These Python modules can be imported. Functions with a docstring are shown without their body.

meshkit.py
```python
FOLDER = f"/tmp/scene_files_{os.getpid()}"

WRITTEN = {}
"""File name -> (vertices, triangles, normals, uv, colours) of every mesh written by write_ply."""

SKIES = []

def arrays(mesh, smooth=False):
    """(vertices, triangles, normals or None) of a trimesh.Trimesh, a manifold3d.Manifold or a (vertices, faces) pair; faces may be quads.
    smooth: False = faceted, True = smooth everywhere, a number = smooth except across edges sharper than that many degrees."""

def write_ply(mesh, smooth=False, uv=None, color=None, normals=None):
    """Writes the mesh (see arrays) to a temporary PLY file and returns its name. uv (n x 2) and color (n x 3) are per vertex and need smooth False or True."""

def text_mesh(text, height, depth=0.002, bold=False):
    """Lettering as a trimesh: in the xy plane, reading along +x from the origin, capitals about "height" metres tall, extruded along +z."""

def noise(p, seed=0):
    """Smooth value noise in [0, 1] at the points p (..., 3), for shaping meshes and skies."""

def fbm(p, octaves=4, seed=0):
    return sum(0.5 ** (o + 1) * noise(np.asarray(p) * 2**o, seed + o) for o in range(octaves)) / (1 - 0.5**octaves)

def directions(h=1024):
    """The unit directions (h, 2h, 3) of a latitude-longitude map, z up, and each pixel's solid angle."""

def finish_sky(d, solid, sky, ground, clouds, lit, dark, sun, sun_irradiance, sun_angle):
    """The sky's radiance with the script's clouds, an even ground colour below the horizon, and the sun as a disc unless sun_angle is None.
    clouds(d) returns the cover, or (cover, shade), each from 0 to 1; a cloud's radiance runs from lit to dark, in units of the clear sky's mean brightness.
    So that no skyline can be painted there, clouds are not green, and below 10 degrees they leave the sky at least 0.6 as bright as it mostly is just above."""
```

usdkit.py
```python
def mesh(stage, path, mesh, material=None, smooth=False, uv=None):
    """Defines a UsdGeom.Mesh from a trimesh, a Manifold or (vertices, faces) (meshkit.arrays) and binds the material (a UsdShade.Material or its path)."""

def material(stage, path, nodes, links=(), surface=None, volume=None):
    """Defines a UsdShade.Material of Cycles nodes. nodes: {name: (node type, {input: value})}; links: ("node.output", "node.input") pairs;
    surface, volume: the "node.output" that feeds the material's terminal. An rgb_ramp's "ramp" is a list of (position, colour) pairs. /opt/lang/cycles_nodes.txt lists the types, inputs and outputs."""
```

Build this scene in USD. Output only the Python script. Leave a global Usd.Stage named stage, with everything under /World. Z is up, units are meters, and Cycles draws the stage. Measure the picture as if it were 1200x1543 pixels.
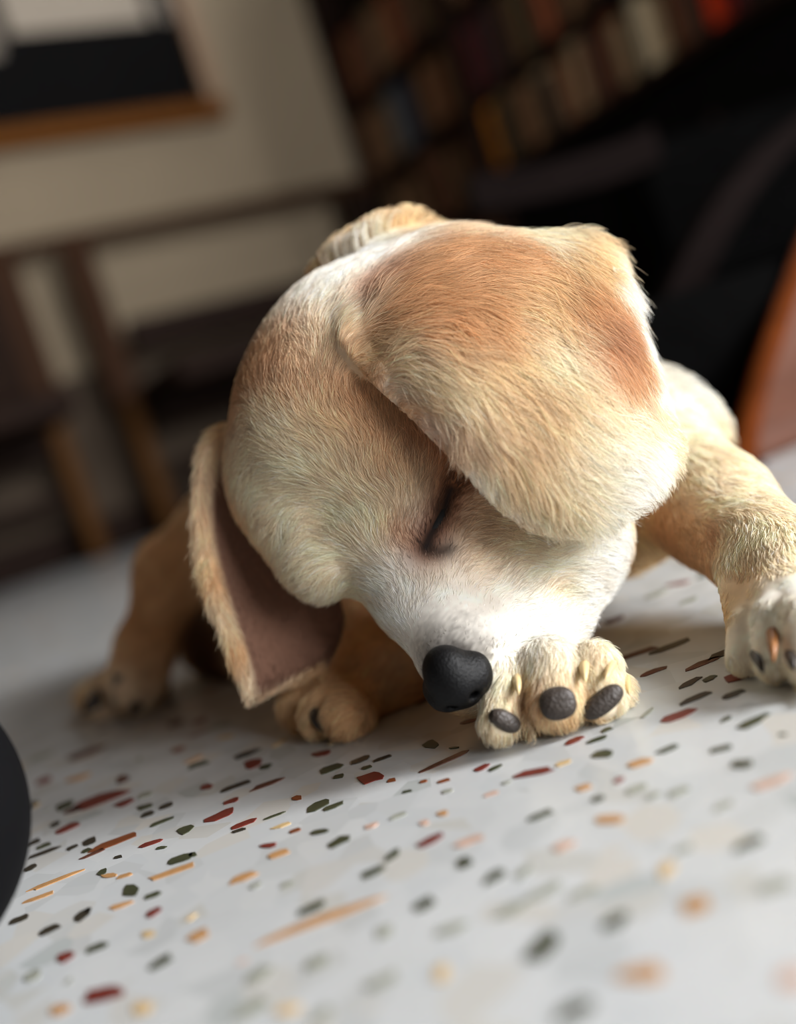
import math
import numpy as np, trimesh, usdkit, meshkit
from scipy.interpolate import RectBivariateSpline
from scipy.spatial import cKDTree
from pxr import Usd, UsdGeom, UsdLux, UsdShade, Gf, Sdf, Vt

stage = Usd.Stage.CreateInMemory()
UsdGeom.SetStageUpAxis(stage, "Z")
UsdGeom.SetStageMetersPerUnit(stage, 1.0)
UsdGeom.Xform.Define(stage, "/World")
UsdGeom.Scope.Define(stage, "/World/Looks")

# ------------------------------------------------------------------ camera
FPX, IW, IH = 1500.0, 1200, 1543
ROLL, PITCH = math.radians(18.0), math.radians(5.4)
CAM = np.array([0, 0, 0.10])
_X = np.array([1.0, 0, 0])
FWD = np.array([0, math.cos(PITCH), -math.sin(PITCH)])
_U = np.array([0, math.sin(PITCH), math.cos(PITCH)])
RGT = math.cos(ROLL) * _X - math.sin(ROLL) * _U
UPV = math.sin(ROLL) * _X + math.cos(ROLL) * _U
cam = UsdGeom.Camera.Define(stage, "/World/camera")
cam.CreateHorizontalApertureAttr(24.0)
cam.CreateFocalLengthAttr(24.0 * FPX / IW)
cam.CreateFStopAttr(2.7)
cam.CreateFocusDistanceAttr(0.297)
cam.CreateClippingRangeAttr((0.02, 100.0))
cam.CreateExposureAttr(0.26)
_m = Gf.Matrix4d(1.0)
for _r, _v in enumerate((RGT, UPV, -FWD, CAM)):
    _m.SetRow(_r, Gf.Vec4d(*map(float, _v), 1.0 if _r == 3 else 0.0))
cam.AddTransformOp().Set(_m)


def ray(px, py):
    return FWD + RGT * (px - IW / 2) / FPX - UPV * (py - IH / 2) / FPX


def at(px, py, d):
    """the world point seen at a pixel of the photograph, d metres along the view axis"""
    return CAM + ray(px, py) * d


def on_floor(px, py, z=0.0):
    r = ray(px, py)
    return CAM + r * ((z - CAM[2]) / r[2])


# room axes: E1 runs along the back wall to the right, E2 into the back wall; the room's far right corner is CORNER
AZ = math.radians(62)
E1 = np.array([math.sin(AZ), math.cos(AZ), 0])
E2 = np.array([-math.cos(AZ), math.sin(AZ), 0])
EZ = np.array([0, 0, 1.0])
CORNER = np.array([0.17, 2.67, 0])


def room(a, b, z):
    """room coordinates: a along the back wall (0 = front of the bookcase), b out from the back wall, z up"""
    return CORNER + np.asarray(a)[..., None] * E1 - np.asarray(b)[..., None] * E2 + np.asarray(z)[..., None] * EZ


RM = np.eye(4)
RM[:3, 0], RM[:3, 1], RM[:3, 2], RM[:3, 3] = E1, -E2, EZ, CORNER   # left-handed, handled in to_room


def to_room(m):
    m = m.copy()
    m.vertices = room(m.vertices[:, 0], m.vertices[:, 1], m.vertices[:, 2])
    m.invert()
    return m


# ------------------------------------------------------------------ light
def rect_light(name, centre, normal, w, h, power, colour):
    n = np.asarray(normal, float) / np.linalg.norm(normal)
    x = np.cross(EZ, n)
    x /= np.linalg.norm(x)
    y = np.cross(n, x)
    L = UsdLux.RectLight.Define(stage, "/World/" + name)
    L.CreateWidthAttr(w), L.CreateHeightAttr(h)
    L.CreateIntensityAttr(power), L.CreateColorAttr(Gf.Vec3f(*colour))
    m = Gf.Matrix4d(1.0)
    for r, v in enumerate((x, y, n, centre)):     # a RectLight shines along its -z
        m.SetRow(r, Gf.Vec4d(*map(float, v), 1.0 if r == 3 else 0.0))
    L.AddTransformOp().Set(m)


WIN_A, WIN_B0, WIN_B1, WIN_Z0, WIN_Z1 = 0.25, 3.05, 4.0, 0.55, 1.5    # daylight window in the right wall
WIN2_A0, WIN2_A1, WIN2_Z0, WIN2_Z1, ROOM_B = -1.3, 0.0, 0.1, 1.3, 4.6   # added opening in the unseen wall behind the camera, for fill
rect_light("window_daylight", room(WIN_A + 0.06, (WIN_B0 + WIN_B1) / 2, (WIN_Z0 + WIN_Z1) / 2), E1, WIN_B1 - WIN_B0, WIN_Z1 - WIN_Z0, 58.0, (0.98, 0.985, 1.0))
WIN3_B0, WIN3_B1, WIN3_Z0, WIN3_Z1 = 0.35, 1.55, 1.5, 2.35                        # small high window above the bookcase
rect_light("high_window_daylight", room(WIN_A + 0.06, (WIN3_B0 + WIN3_B1) / 2, (WIN3_Z0 + WIN3_Z1) / 2), E1, WIN3_B1 - WIN3_B0, WIN3_Z1 - WIN3_Z0, 5.0, (0.97, 0.985, 1.0))
rect_light("rear_fill_light", room((WIN2_A0 + WIN2_A1) / 2, ROOM_B + 0.06, (WIN2_Z0 + WIN2_Z1) / 2), -E2, WIN2_A1 - WIN2_A0, WIN2_Z1 - WIN2_Z0, 12.0, (0.97, 0.98, 1.0))  # added fill light for the face, at an unseen opening


# ------------------------------------------------------------------ materials
def lin(c):
    c = np.asarray(c, float) / 255.0
    return np.where(c <= 0.04045, c / 12.92, ((c + 0.055) / 1.055) ** 2.4)


LOOKS = {}


def look(name, colour, rough=0.6, spread=0.0, scale=20.0, spec=0.5, bump=0.0, extra=None, stretch=(1, 1, 1)):
    """principled surface with a little procedural mottling in its colour"""
    if name in LOOKS:
        return LOOKS[name]
    c = lin(colour)
    nodes = {"tc": ("texture_coordinate", {}), "mp": ("mapping", {"scale": stretch}), "n": ("noise_texture", {"scale": scale, "detail": 4.0, "roughness": 0.6}),
             "r": ("rgb_ramp", {"ramp": [(0.3, tuple(c * (1 - spread))), (0.7, tuple(np.minimum(c * (1 + spread), 1)))]}),
             "p": ("principled_bsdf", {"roughness": rough, "specular_ior_level": spec, **(extra or {})})}
    links = [("tc.object", "mp.vector"), ("mp.vector", "n.vector"), ("n.fac", "r.fac"), ("r.color", "p.base_color")]
    if bump:
        nodes["b"] = ("bump", {"strength": 0.4, "distance": bump})
        links += [("n.fac", "b.height"), ("b.normal", "p.normal")]
    LOOKS[name] = usdkit.material(stage, "/World/Looks/" + name, nodes, links, surface="p.BSDF")
    return LOOKS[name]


wall_look = look("wall_plaster", (146, 131, 109), 0.85, 0.04, 6, 0.2, 0.0015)
panel_look = look("wood_panelling", (62, 49, 38), 0.7, 0.2, 9, 0.2, stretch=(1, 1, 6))
wood_dark = look("dark_wood", (34, 20, 13), 0.7, 0.35, 14, 0.12, stretch=(1, 1, 9))
wood_mid = look("brown_wood", (58, 35, 19), 0.7, 0.3, 14, 0.12, stretch=(1, 1, 9))
wood_orange = look("orange_wood", (112, 54, 16), 0.55, 0.25, 16, 0.15, stretch=(1, 1, 8))
black_look = look("black_lacquer", (9, 8, 8), 0.8, 0.2, 8, 0.08)

# ------------------------------------------------------------------ prims
used = {}


def path_for(name, parent=None):
    base = (str(parent.GetPath()) if parent else "/World") + "/" + name
    k = used.get(base, 0)
    used[base] = k + 1
    return base if k == 0 else f"{base}_{k:03d}"


def tag(p, label=None, cat=None, group=None, kind=None):
    for k, v in (("label", label), ("category", cat), ("group", group), ("kind", kind)):
        if v:
            p.SetCustomDataByKey(k, v)
    return p


def thing(name, label, cat, loc=(0, 0, 0), group=None):
    x = UsdGeom.Xform.Define(stage, path_for(name))
    x.AddTranslateOp().Set(Gf.Vec3d(*map(float, loc)))
    return tag(x.GetPrim(), label, cat, group)


def obj(name, mesh, mat, parent=None, smooth=35, label=None, kind=None):
    """one mesh; its points are given in world space and stored relative to the parent"""
    if parent is not None:
        off = np.array(UsdGeom.Xformable(parent).ComputeLocalToWorldTransform(0).ExtractTranslation()) if parent.IsA(UsdGeom.Xformable) else 0
        if hasattr(mesh, "vertices"):
            mesh = mesh.copy()
            mesh.vertices = mesh.vertices - off
        else:
            mesh = (np.asarray(mesh[0]) - off, mesh[1])
    p = usdkit.mesh(stage, path_for(name, parent), mesh, mat, smooth=smooth).GetPrim()
    return tag(p, label, None, None, kind)


def struct(name, mesh, mat, smooth=35):
    return obj(name, mesh, mat, None, smooth, None, "structure")


def cat_mesh(ms):
    return trimesh.util.concatenate(ms)


def box(lo, hi, ch=0.0):
    """axis aligned box between two corners with chamfered edges"""
    lo, hi = np.minimum(lo, hi).astype(float), np.maximum(lo, hi).astype(float)
    if ch <= 0:
        return trimesh.creation.box(bounds=[lo, hi])
    pts = []
    for i in np.ndindex(2, 2, 2):
        c = np.where(i, hi, lo)
        s = np.where(i, -1, 1) * ch
        for k in range(3):
            q = c + s
            q[k] = c[k]
            pts.append(q)
    return trimesh.convex.convex_hull(np.array(pts))


def rbox(lo, hi, ch=0.004):
    return to_room(box(lo, hi, ch))


# ------------------------------------------------------------------ the room
A0, AW, B1, HT = -3.4, 0.25, ROOM_B, 2.6


def wall_with_hole(axis, const, thick, u0, u1, h0, h1, hz0, hz1):
    """wall in room coordinates: axis 'a' is the plane a = const, 'b' the plane b = const, with one window hole"""
    ms = []
    for (ua, ub, za, zb) in ((u0, h0, 0, HT), (h1, u1, 0, HT), (h0, h1, 0, hz0), (h0, h1, hz1, HT)):
        lo, hi = (const, ua, za), (const + thick, ub, zb)
        if axis == "b":
            lo, hi = (ua, const, za), (ub, const + thick, zb)
        ms.append(rbox(lo, hi, 0))
    return cat_mesh(ms)


struct("wall_back", rbox((A0 - 0.1, -0.1, 0), (AW + 0.1, 0, HT), 0), wall_look, False)
struct("wall_right", cat_mesh([wall_with_hole("a", AW, 0.1, 2.2, B1, WIN_B0, WIN_B1, WIN_Z0, WIN_Z1), wall_with_hole("a", AW, 0.1, 0, 2.2, WIN3_B0, WIN3_B1, WIN3_Z0, WIN3_Z1)]), wall_look, False)
struct("wall_left", rbox((A0 - 0.1, 0, 0), (A0, B1, HT), 0), panel_look, False)
struct("wall_front", wall_with_hole("b", B1, 0.1, A0 - 0.1, AW + 0.1, WIN2_A0, WIN2_A1, WIN2_Z0, WIN2_Z1), panel_look, False)
struct("ceiling", rbox((A0 - 0.1, -0.1, HT), (AW + 0.1, B1 + 0.1, HT + 0.1), 0), panel_look, False)
struct("shade_trim_1", rbox((A0, 0, 0.085), (AW, 0.008, 0.40), 0.0), look("lower_wall_shade", (74, 62, 50), 0.7, 0.08, 9, 0.15))  # shade on the lower wall, built as a darker panel
struct("baseboard_back", rbox((A0, 0, 0), (AW, 0.018, 0.085), 0.004), wood_dark)
for nm, fr in (("window_1", [rbox((AW - 0.01, b - 0.03, WIN_Z0), (AW + 0.05, b + 0.03, WIN_Z1)) for b in (WIN_B0, WIN_B1)]
                + [rbox((AW - 0.01, WIN_B0, z - 0.03), (AW + 0.05, WIN_B1, z + 0.03)) for z in (WIN_Z0, WIN_Z1)]),
               ("window_3", [rbox((AW - 0.01, b - 0.03, WIN3_Z0), (AW + 0.05, b + 0.03, WIN3_Z1)) for b in (WIN3_B0, WIN3_B1)]
                + [rbox((AW - 0.01, WIN3_B0, z - 0.03), (AW + 0.05, WIN3_B1, z + 0.03)) for z in (WIN3_Z0, WIN3_Z1)]),
               ("window_2", [rbox((a - 0.03, B1 - 0.01, WIN2_Z0), (a + 0.03, B1 + 0.05, WIN2_Z1)) for a in (WIN2_A0, WIN2_A1)]  # frame around the added fill opening
                + [rbox((WIN2_A0, B1 - 0.01, z - 0.03), (WIN2_A1, B1 + 0.05, z + 0.03)) for z in (WIN2_Z0, WIN2_Z1)])):
    struct(nm, cat_mesh(fr), wood_mid)

# floor slab with a white terrazzo ground; the coloured chips are inlaid pieces of their own
floor_look = usdkit.material(stage, "/World/Looks/terrazzo_ground", {
    "g": ("geometry", {}), "mp": ("mapping", {"scale": (1, 1, 1)}),
    "v": ("voronoi_texture", {"scale": 95.0, "randomness": 1.0, "feature": "f1"}),
    "vr": ("separate_color", {}), "ramp": ("rgb_ramp", {"ramp": [(0.0, tuple(lin((199, 203, 205)))), (0.55, tuple(lin((206, 209, 210)))), (0.8, tuple(lin((189, 193, 194)))), (0.92, tuple(lin((206, 203, 196)))), (1.0, tuple(lin((178, 184, 184))))]}),
    "n": ("noise_texture", {"scale": 9.0, "detail": 5.0}), "nr": ("rgb_ramp", {"ramp": [(0.3, (0.93, 0.925, 0.91)), (0.7, (1, 1, 1))]}),
    "mx": ("mix_color", {"blend_type": "multiply", "fac": 1.0}),
    "p": ("principled_bsdf", {"roughness": 0.27, "specular_ior_level": 0.42})},
    [("g.position", "v.vector"), ("g.position", "n.vector"), ("v.color", "vr.color"), ("vr.r", "ramp.fac"), ("n.fac", "nr.fac"), ("ramp.color", "mx.a"), ("nr.color", "mx.b"), ("mx.result", "p.base_color")], surface="p.BSDF")
floor_prim = struct("floor", rbox((A0 - 0.1, -0.1, -0.05), (AW + 0.1, B1 + 0.1, 0), 0), floor_look, False)

CHIP = {"g": (62, 66, 46), "k": (48, 44, 36), "r": (112, 44, 36), "b": (122, 66, 36), "o": (184, 138, 90), "y": (206, 176, 126), "p": (196, 160, 140), "s": (150, 152, 140), "d": (88, 52, 40)}
chip_looks = {k: look("terrazzo_chip_" + n, CHIP[k], 0.3, 0.18, 180, 0.4) for k, n in dict(g="green", k="black", r="red", b="brown", o="orange", y="buff", p="pink", s="grey", d="umber").items()}
# chips that can be read off the photograph: pixel centre, length, thickness, tilt (degrees, rising to the right), colour
CHIPS = [(557, 1173, 38, 18, 12, "r"), (591, 1176, 14, 7, 15, "b"), (480, 1215, 36, 14, 25, "g"), (504, 1215, 34, 8, 22, "g"), (448, 1203, 13, 8, 10, "b"), (500, 1158, 32, 12, 20, "g"), (512, 1170, 17, 8, 20, "g"),
         (543, 1146, 32, 9, 20, "k"), (485, 1136, 30, 10, 12, "r"), (578, 1143, 28, 6, 20, "k"), (553, 1157, 14, 6, 18, "g"), (381, 1151, 30, 16, 18, "r"), (400, 1156, 20, 9, 15, "g"), (372, 1136, 40, 9, 22, "k"), (355, 1185, 48, 8, 20, "k"),
         (402, 1182, 50, 7, 21, "d"), (312, 1186, 18, 9, 15, "r"), (350, 1207, 24, 8, 18, "r"), (334, 1228, 48, 12, 22, "r"), (367, 1242, 38, 8, 22, "r"), (360, 1252, 24, 5, 18, "k"), (280, 1250, 26, 13, 25, "g"), (243, 1239, 42, 6, 22, "g"),
         (250, 1215, 24, 9, 22, "k"), (218, 1216, 24, 9, 18, "g"), (222, 1227, 22, 8, 20, "k"), (219, 1198, 24, 10, 15, "s"), (150, 1205, 85, 18, 18, "r"), (187, 1210, 30, 10, 22, "r"), (103, 1247, 40, 10, 22, "r"), (98, 1214, 30, 12, 22, "g"), (83, 1242, 18, 8, 25, "k"),
         (67, 1176, 26, 10, 20, "r"), (185, 1175, 24, 14, 20, "d"), (130, 1135, 60, 10, 20, "d"), (60, 1140, 40, 12, 20, "s"), (175, 1268, 80, 12, 20, "b"), (140, 1287, 44, 5, 24, "d"), (228, 1271, 38, 7, 17, "r"), (134, 1269, 22, 12, 26, "k"), (108, 1278, 20, 7, 22, "k"),
         (131, 1282, 16, 6, 24, "g"), (68, 1284, 56, 6, 20, "k"), (49, 1270, 24, 8, 22, "k"), (66, 1275, 22, 7, 20, "g"), (46, 1308, 20, 8, 24, "k"), (84, 1327, 88, 6, 22, "o"), (60, 1352, 50, 6, 20, "o"), (272, 1295, 44, 14, 16, "g"), (291, 1288, 12, 9, 20, "g"),
         (258, 1315, 80, 9, 20, "o"), (188, 1320, 24, 6, 20, "o"), (164, 1320, 22, 8, 10, "o"), (197, 1343, 24, 22, 0, "g"), (154, 1315, 15, 9, 30, "g"), (230, 1350, 30, 9, 22, "g"), (185, 1364, 40, 8, 18, "o"), (233, 1374, 26, 12, 28, "r"), (124, 1380, 28, 14, 32, "k"),
         (132, 1372, 12, 8, 30, "k"), (76, 1401, 34, 13, 24, "k"), (28, 1386, 32, 10, 22, "k"), (178, 1292, 14, 5, 15, "k"), (243, 1278, 16, 5, 12, "g"), (300, 1410, 36, 18, 25, "o"), (225, 1408, 22, 12, 10, "y"), (145, 1428, 34, 14, 24, "g"), (100, 1442, 24, 18, 20, "r"),
         (50, 1470, 30, 18, 20, "s"), (155, 1499, 62, 24, 12, "r"), (215, 1520, 36, 24, 20, "y"), (243, 1450, 38, 16, 30, "g"), (90, 1522, 30, 18, 20, "o"), (480, 1388, 205, 17, 20, "o"), (470, 1368, 40, 16, 24, "g"), (405, 1275, 26, 8, 10, "r"), (445, 1252, 20, 8, 18, "b"),
         (482, 1254, 26, 9, 15, "g"), (512, 1268, 34, 14, 26, "g"), (424, 1245, 30, 6, 18, "y"), (420, 1287, 34, 12, 18, "o"), (368, 1322, 44, 12, 22, "o"), (433, 1333, 24, 9, 20, "s"), (385, 1335, 20, 8, 20, "s"), (562, 1315, 40, 14, 25, "g"), (593, 1288, 26, 14, 40, "g"),
         (650, 1267, 44, 13, 26, "r"), (708, 1268, 48, 13, 22, "p"), (668, 1226, 18, 9, 10, "o"), (640, 1240, 16, 8, 15, "p"), (676, 1145, 90, 7, 24, "d"), (727, 1157, 26, 8, 22, "r"), (748, 1157, 26, 7, 25, "g"), (806, 1164, 60, 12, 14, "r"), (763, 1180, 15, 5, 15, "s"),
         (639, 1178, 12, 5, 15, "b"), (670, 1177, 20, 6, 18, "b"), (614, 1193, 14, 5, 15, "g"), (675, 1193, 18, 7, 15, "s"), (740, 1197, 24, 6, 18, "p"), (815, 1229, 42, 10, 22, "g"), (880, 1187, 26, 11, 20, "o"), (903, 1204, 22, 9, 15, "g"), (909, 1136, 32, 16, 8, "g"),
         (866, 1116, 30, 9, 22, "r"), (900, 1115, 36, 7, 20, "g"), (915, 1100, 20, 7, 18, "g"), (1023, 1079, 54, 15, 22, "r"), (1007, 1129, 34, 10, 22, "g"), (964, 1150, 36, 12, 18, "o"), (1087, 1129, 36, 10, 14, "g"), (1119, 1152, 36, 15, 8, "g"), (1165, 1178, 60, 14, 18, "p"),
         (917, 1236, 46, 16, 4, "o"), (1025, 1194, 40, 14, 22, "s"), (960, 1190, 36, 14, 18, "s"), (1095, 1084, 18, 7, 20, "g"), (1050, 1052, 48, 10, 24, "k"), (1105, 1047, 36, 10, 20, "k"), (1040, 1029, 36, 10, 28, "k"), (1070, 1023, 24, 9, 24, "g"), (1112, 1020, 40, 14, 14, "r"),
         (1135, 1088, 50, 14, 26, "g"), (850, 1275, 36, 14, 20, "p"), (1050, 1365, 44, 34, 10, "o"), (1130, 1270, 54, 18, 24, "g"), (1030, 1280, 34, 14, 24, "s"), (1170, 1335, 50, 26, 15, "s"), (1005, 1310, 30, 22, 40, "y"), (930, 1388, 46, 22, 30, "g"), (820, 1425, 62, 34, 45, "g"),
         (665, 1468, 30, 24, 70, "y"), (968, 1467, 70, 32, 8, "o"), (865, 1523, 66, 28, 28, "g"), (640, 1363, 36, 22, 30, "g"), (745, 1322, 36, 18, 28, "g"), (790, 1315, 28, 16, 40, "s"), (700, 1300, 26, 18, 20, "g"), (820, 1345, 60, 20, 26, "s"), (770, 1372, 50, 22, 20, "s"),
         (680, 1400, 52, 20, 20, "s"), (880, 1345, 44, 18, 22, "s"), (1195, 1475, 40, 40, 20, "p"), (480, 1450, 40, 22, 28, "s"), (485, 1530, 44, 20, 35, "s"), (390, 1470, 44, 24, 30, "s"), (380, 1520, 60, 26, 30, "s"), (575, 1480, 60, 22, 26, "s"), (985, 1200, 26, 8, 18, "s"),
         (1090, 1215, 30, 12, 20, "s"), (850, 1150, 26, 7, 18, "y"), (560, 1245, 22, 7, 18, "p"), (600, 1230, 26, 7, 20, "s"), (300, 1152, 34, 9, 20, "g"), (265, 1090, 30, 8, 18, "d"), (300, 1088, 26, 8, 20, "r"), (330, 1095, 40, 9, 18, "s"), (270, 1130, 20, 8, 18, "b"),
         (960, 985, 60, 9, 18, "d"), (1010, 975, 70, 10, 20, "k"), (1060, 1000, 60, 9, 22, "d"), (985, 1012, 44, 7, 20, "d"), (1090, 985, 50, 11, 20, "k"), (925, 935, 30, 8, 20, "d"), (1040, 905, 30, 7, 20, "s"), (990, 895, 34, 8, 20, "s")]
rng = np.random.default_rng(11)


def chip_mesh(c, ax, ay, n=9, seed=0):
    """thin irregular stone chip lying in the floor, its top a hair above the ground so that it reads as inlaid"""
    r = np.random.default_rng(seed)
    t = np.sort(np.linspace(0, 2 * np.pi, n, endpoint=False) + r.uniform(-0.25, 0.25, n))
    k = r.uniform(0.72, 1.12, n)
    e = np.sign(np.cos(t)) * np.abs(np.cos(t)) ** 0.7, np.sign(np.sin(t)) * np.abs(np.sin(t)) ** 0.7
    ring = c + (k * e[0])[:, None] * ax + (k * e[1])[:, None] * ay
    top, bot = ring.copy(), ring.copy()
    top[:, 2], bot[:, 2] = 0.00025, -0.0015
    v = np.vstack([top, bot, [[c[0], c[1], 0.00025]]])
    f = [(i, (i + 1) % n, 2 * n) for i in range(n)]
    for i in range(n):
        j = (i + 1) % n
        f += [(j, i, n + i), (j, n + i, n + j)]
    m = trimesh.Trimesh(v, f, process=False)
    if np.cross(ax, ay)[2] < 0:
        m.invert()
    return m


for i, (px, py, ln, tk, tilt, col) in enumerate(CHIPS):
    c = on_floor(px, py)
    t = math.radians(tilt)
    du, dv = np.array([math.cos(t), -math.sin(t)]), np.array([math.sin(t), math.cos(t)])
    ax = (on_floor(px + du[0] * ln * .54, py + du[1] * ln * .54) - on_floor(px - du[0] * ln * .54, py - du[1] * ln * .54)) / 2
    ay = (on_floor(px + dv[0] * tk * .42, py + dv[1] * tk * .42) - on_floor(px - dv[0] * tk * .42, py - dv[1] * tk * .42)) / 2
    obj("terrazzo_chip", chip_mesh(c, ax, ay, seed=i), chip_looks[col], floor_prim, False)
named = cKDTree(np.array([on_floor(c[0], c[1])[:2] for c in CHIPS]))
scatter = {k: [] for k in CHIP}
for i in range(3800):
    a, b = rng.uniform(A0, AW), rng.uniform(0, B1)
    if i < 1300:
        q = np.array([rng.uniform(-0.6, 0.8), rng.uniform(0.05, 1.3), 0])
    else:
        q = room(a, b, 0.0)
    s = rng.uniform(0.0008, 0.0032) * (1.4 if i >= 1300 else 1.0)
    if named.query(q[:2])[0] < 0.006 + s:
        continue
    t = rng.uniform(0, np.pi)
    ax = np.array([math.cos(t), math.sin(t), 0]) * s * rng.uniform(1.0, 2.4)
    ay = np.array([-math.sin(t), math.cos(t), 0]) * s * rng.uniform(0.5, 0.9)
    scatter["gsysypkrodspyy"[rng.integers(14)] if i < 1300 else "gsykrodgk"[rng.integers(9)]].append(chip_mesh(q, ax, ay, 7, 1000 + i))
for k, ms in scatter.items():
    obj("terrazzo_chips", cat_mesh(ms), chip_looks[k], floor_prim, False, kind="stuff")

# ------------------------------------------------------------------ picture on the back wall
pic = thing("framed_picture", "framed picture on the beige wall, black below a pale panel, in a brown wooden frame", "picture", room(-0.66, 0.0, 0.92))
pa0, pa1, pz0, pz1 = -1.25, -0.315, 0.905, 1.65
obj("backing", rbox((pa0 + 0.03, 0.0, pz0 + 0.03), (pa1 - 0.03, 0.018, pz1 - 0.03)), black_look, pic, label="black ground of the picture")
obj("pale_panel", rbox((-0.755, 0.018, 1.150), (-0.43, 0.022, pz1 - 0.08), 0.001), look("pale_print", (160, 148, 132), 0.7, 0.04, 9), pic, label="pale print in the upper part of the picture")
obj("side_panel", rbox((-1.1, 0.018, 1.105), (-0.785, 0.022, pz1 - 0.08), 0.001), look("grey_print", (128, 118, 106), 0.7, 0.08, 9), pic, label="grey strip beside the pale print")
obj("side_panel", rbox((-0.405, 0.018, 1.15), (-0.375, 0.022, pz1 - 0.08), 0.001), look("grey_print", (128, 118, 106)), pic)
obj("frame_rail", rbox((pa0, 0.0, pz0), (pa1, 0.045, pz0 + 0.042), 0.004), look("frame_wood", (104, 62, 22), 0.7, 0.2, 16, 0.08, stretch=(8, 1, 1)), pic, label="orange-brown bottom rail of the frame")
obj("frame_rail", rbox((pa0, 0.0, pz1 - 0.042), (pa1, 0.045, pz1), 0.004), wood_orange, pic)
for a in (pa0, pa1 - 0.042):
    obj("frame_stile", rbox((a, 0.0, pz0 + 0.043), (a + 0.042, 0.040, pz1 - 0.043), 0.004), look("pale_brown_wood", (142, 112, 84), 0.5, 0.2, 16, stretch=(1, 1, 8)), pic)

# ------------------------------------------------------------------ bench along the back wall
bench = thing("bench", "long dark wooden bench with an open back rail standing against the beige wall", "bench", room(-0.7, 0.1, 0.0))
SB = 0.10
obj("top_rail", rbox((-1.9, SB - 0.012, 0.655), (-0.02, SB + 0.012, 0.685), 0.005), wood_mid, bench)
for a, wd, lk in ((-1.45, 0.05, wood_mid), (-0.965, 0.075, wood_mid), (-0.80, 0.065, wood_mid), (-0.095, 0.055, wood_dark)):
    obj("back_post", rbox((a - wd / 2, SB - 0.02, 0.30), (a + wd / 2, SB + 0.02, 0.655), 0.006), lk, bench)
    obj("leg", rbox((a - 0.019, SB - 0.026, 0.0), (a + 0.019, SB + 0.026, 0.30), 0.006), look("leg_wood", (84, 52, 17), 0.6, 0.25, 16, 0.1, stretch=(1, 1, 8)), bench)
for lo, hi in (((-0.75, 0.40), (-0.10, 0.475)), ((-1.9, 0.38), (-1.0, 0.45))):
    obj("lower_back_rail", rbox((lo[0], SB - 0.012, lo[1]), (hi[0], SB + 0.012, hi[1]), 0.005), wood_dark, bench)
for lo, hi in ((-0.77, -0.05), (-1.9, -0.97)):
    obj("seat", rbox((lo, SB - 0.02, 0.285), (hi, SB + 0.30, 0.335), 0.008), wood_dark, bench)
    obj("apron", rbox((lo + 0.02, SB, 0.235), (hi - 0.02, SB + 0.03, 0.285), 0.004), wood_dark, bench)
    obj("stretcher", rbox((lo + 0.02, SB - 0.012, 0.125), (hi - 0.02, SB + 0.012, 0.155), 0.004), wood_dark, bench)
cush = box((-1.9, SB + 0.025, 0.336), (-1.0, SB + 0.10, 0.63), 0.03)
cush = trimesh.remesh.subdivide_loop(trimesh.Trimesh(cush.vertices, cush.faces), 2) if False else cush
c_ = tag(obj("cushion", to_room(cush), look("dark_cloth", (42, 30, 24), 0.9, 0.2, 60, 0.1)), "dark brown cushion leaning against the left part of the bench back", "cushion")

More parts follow.
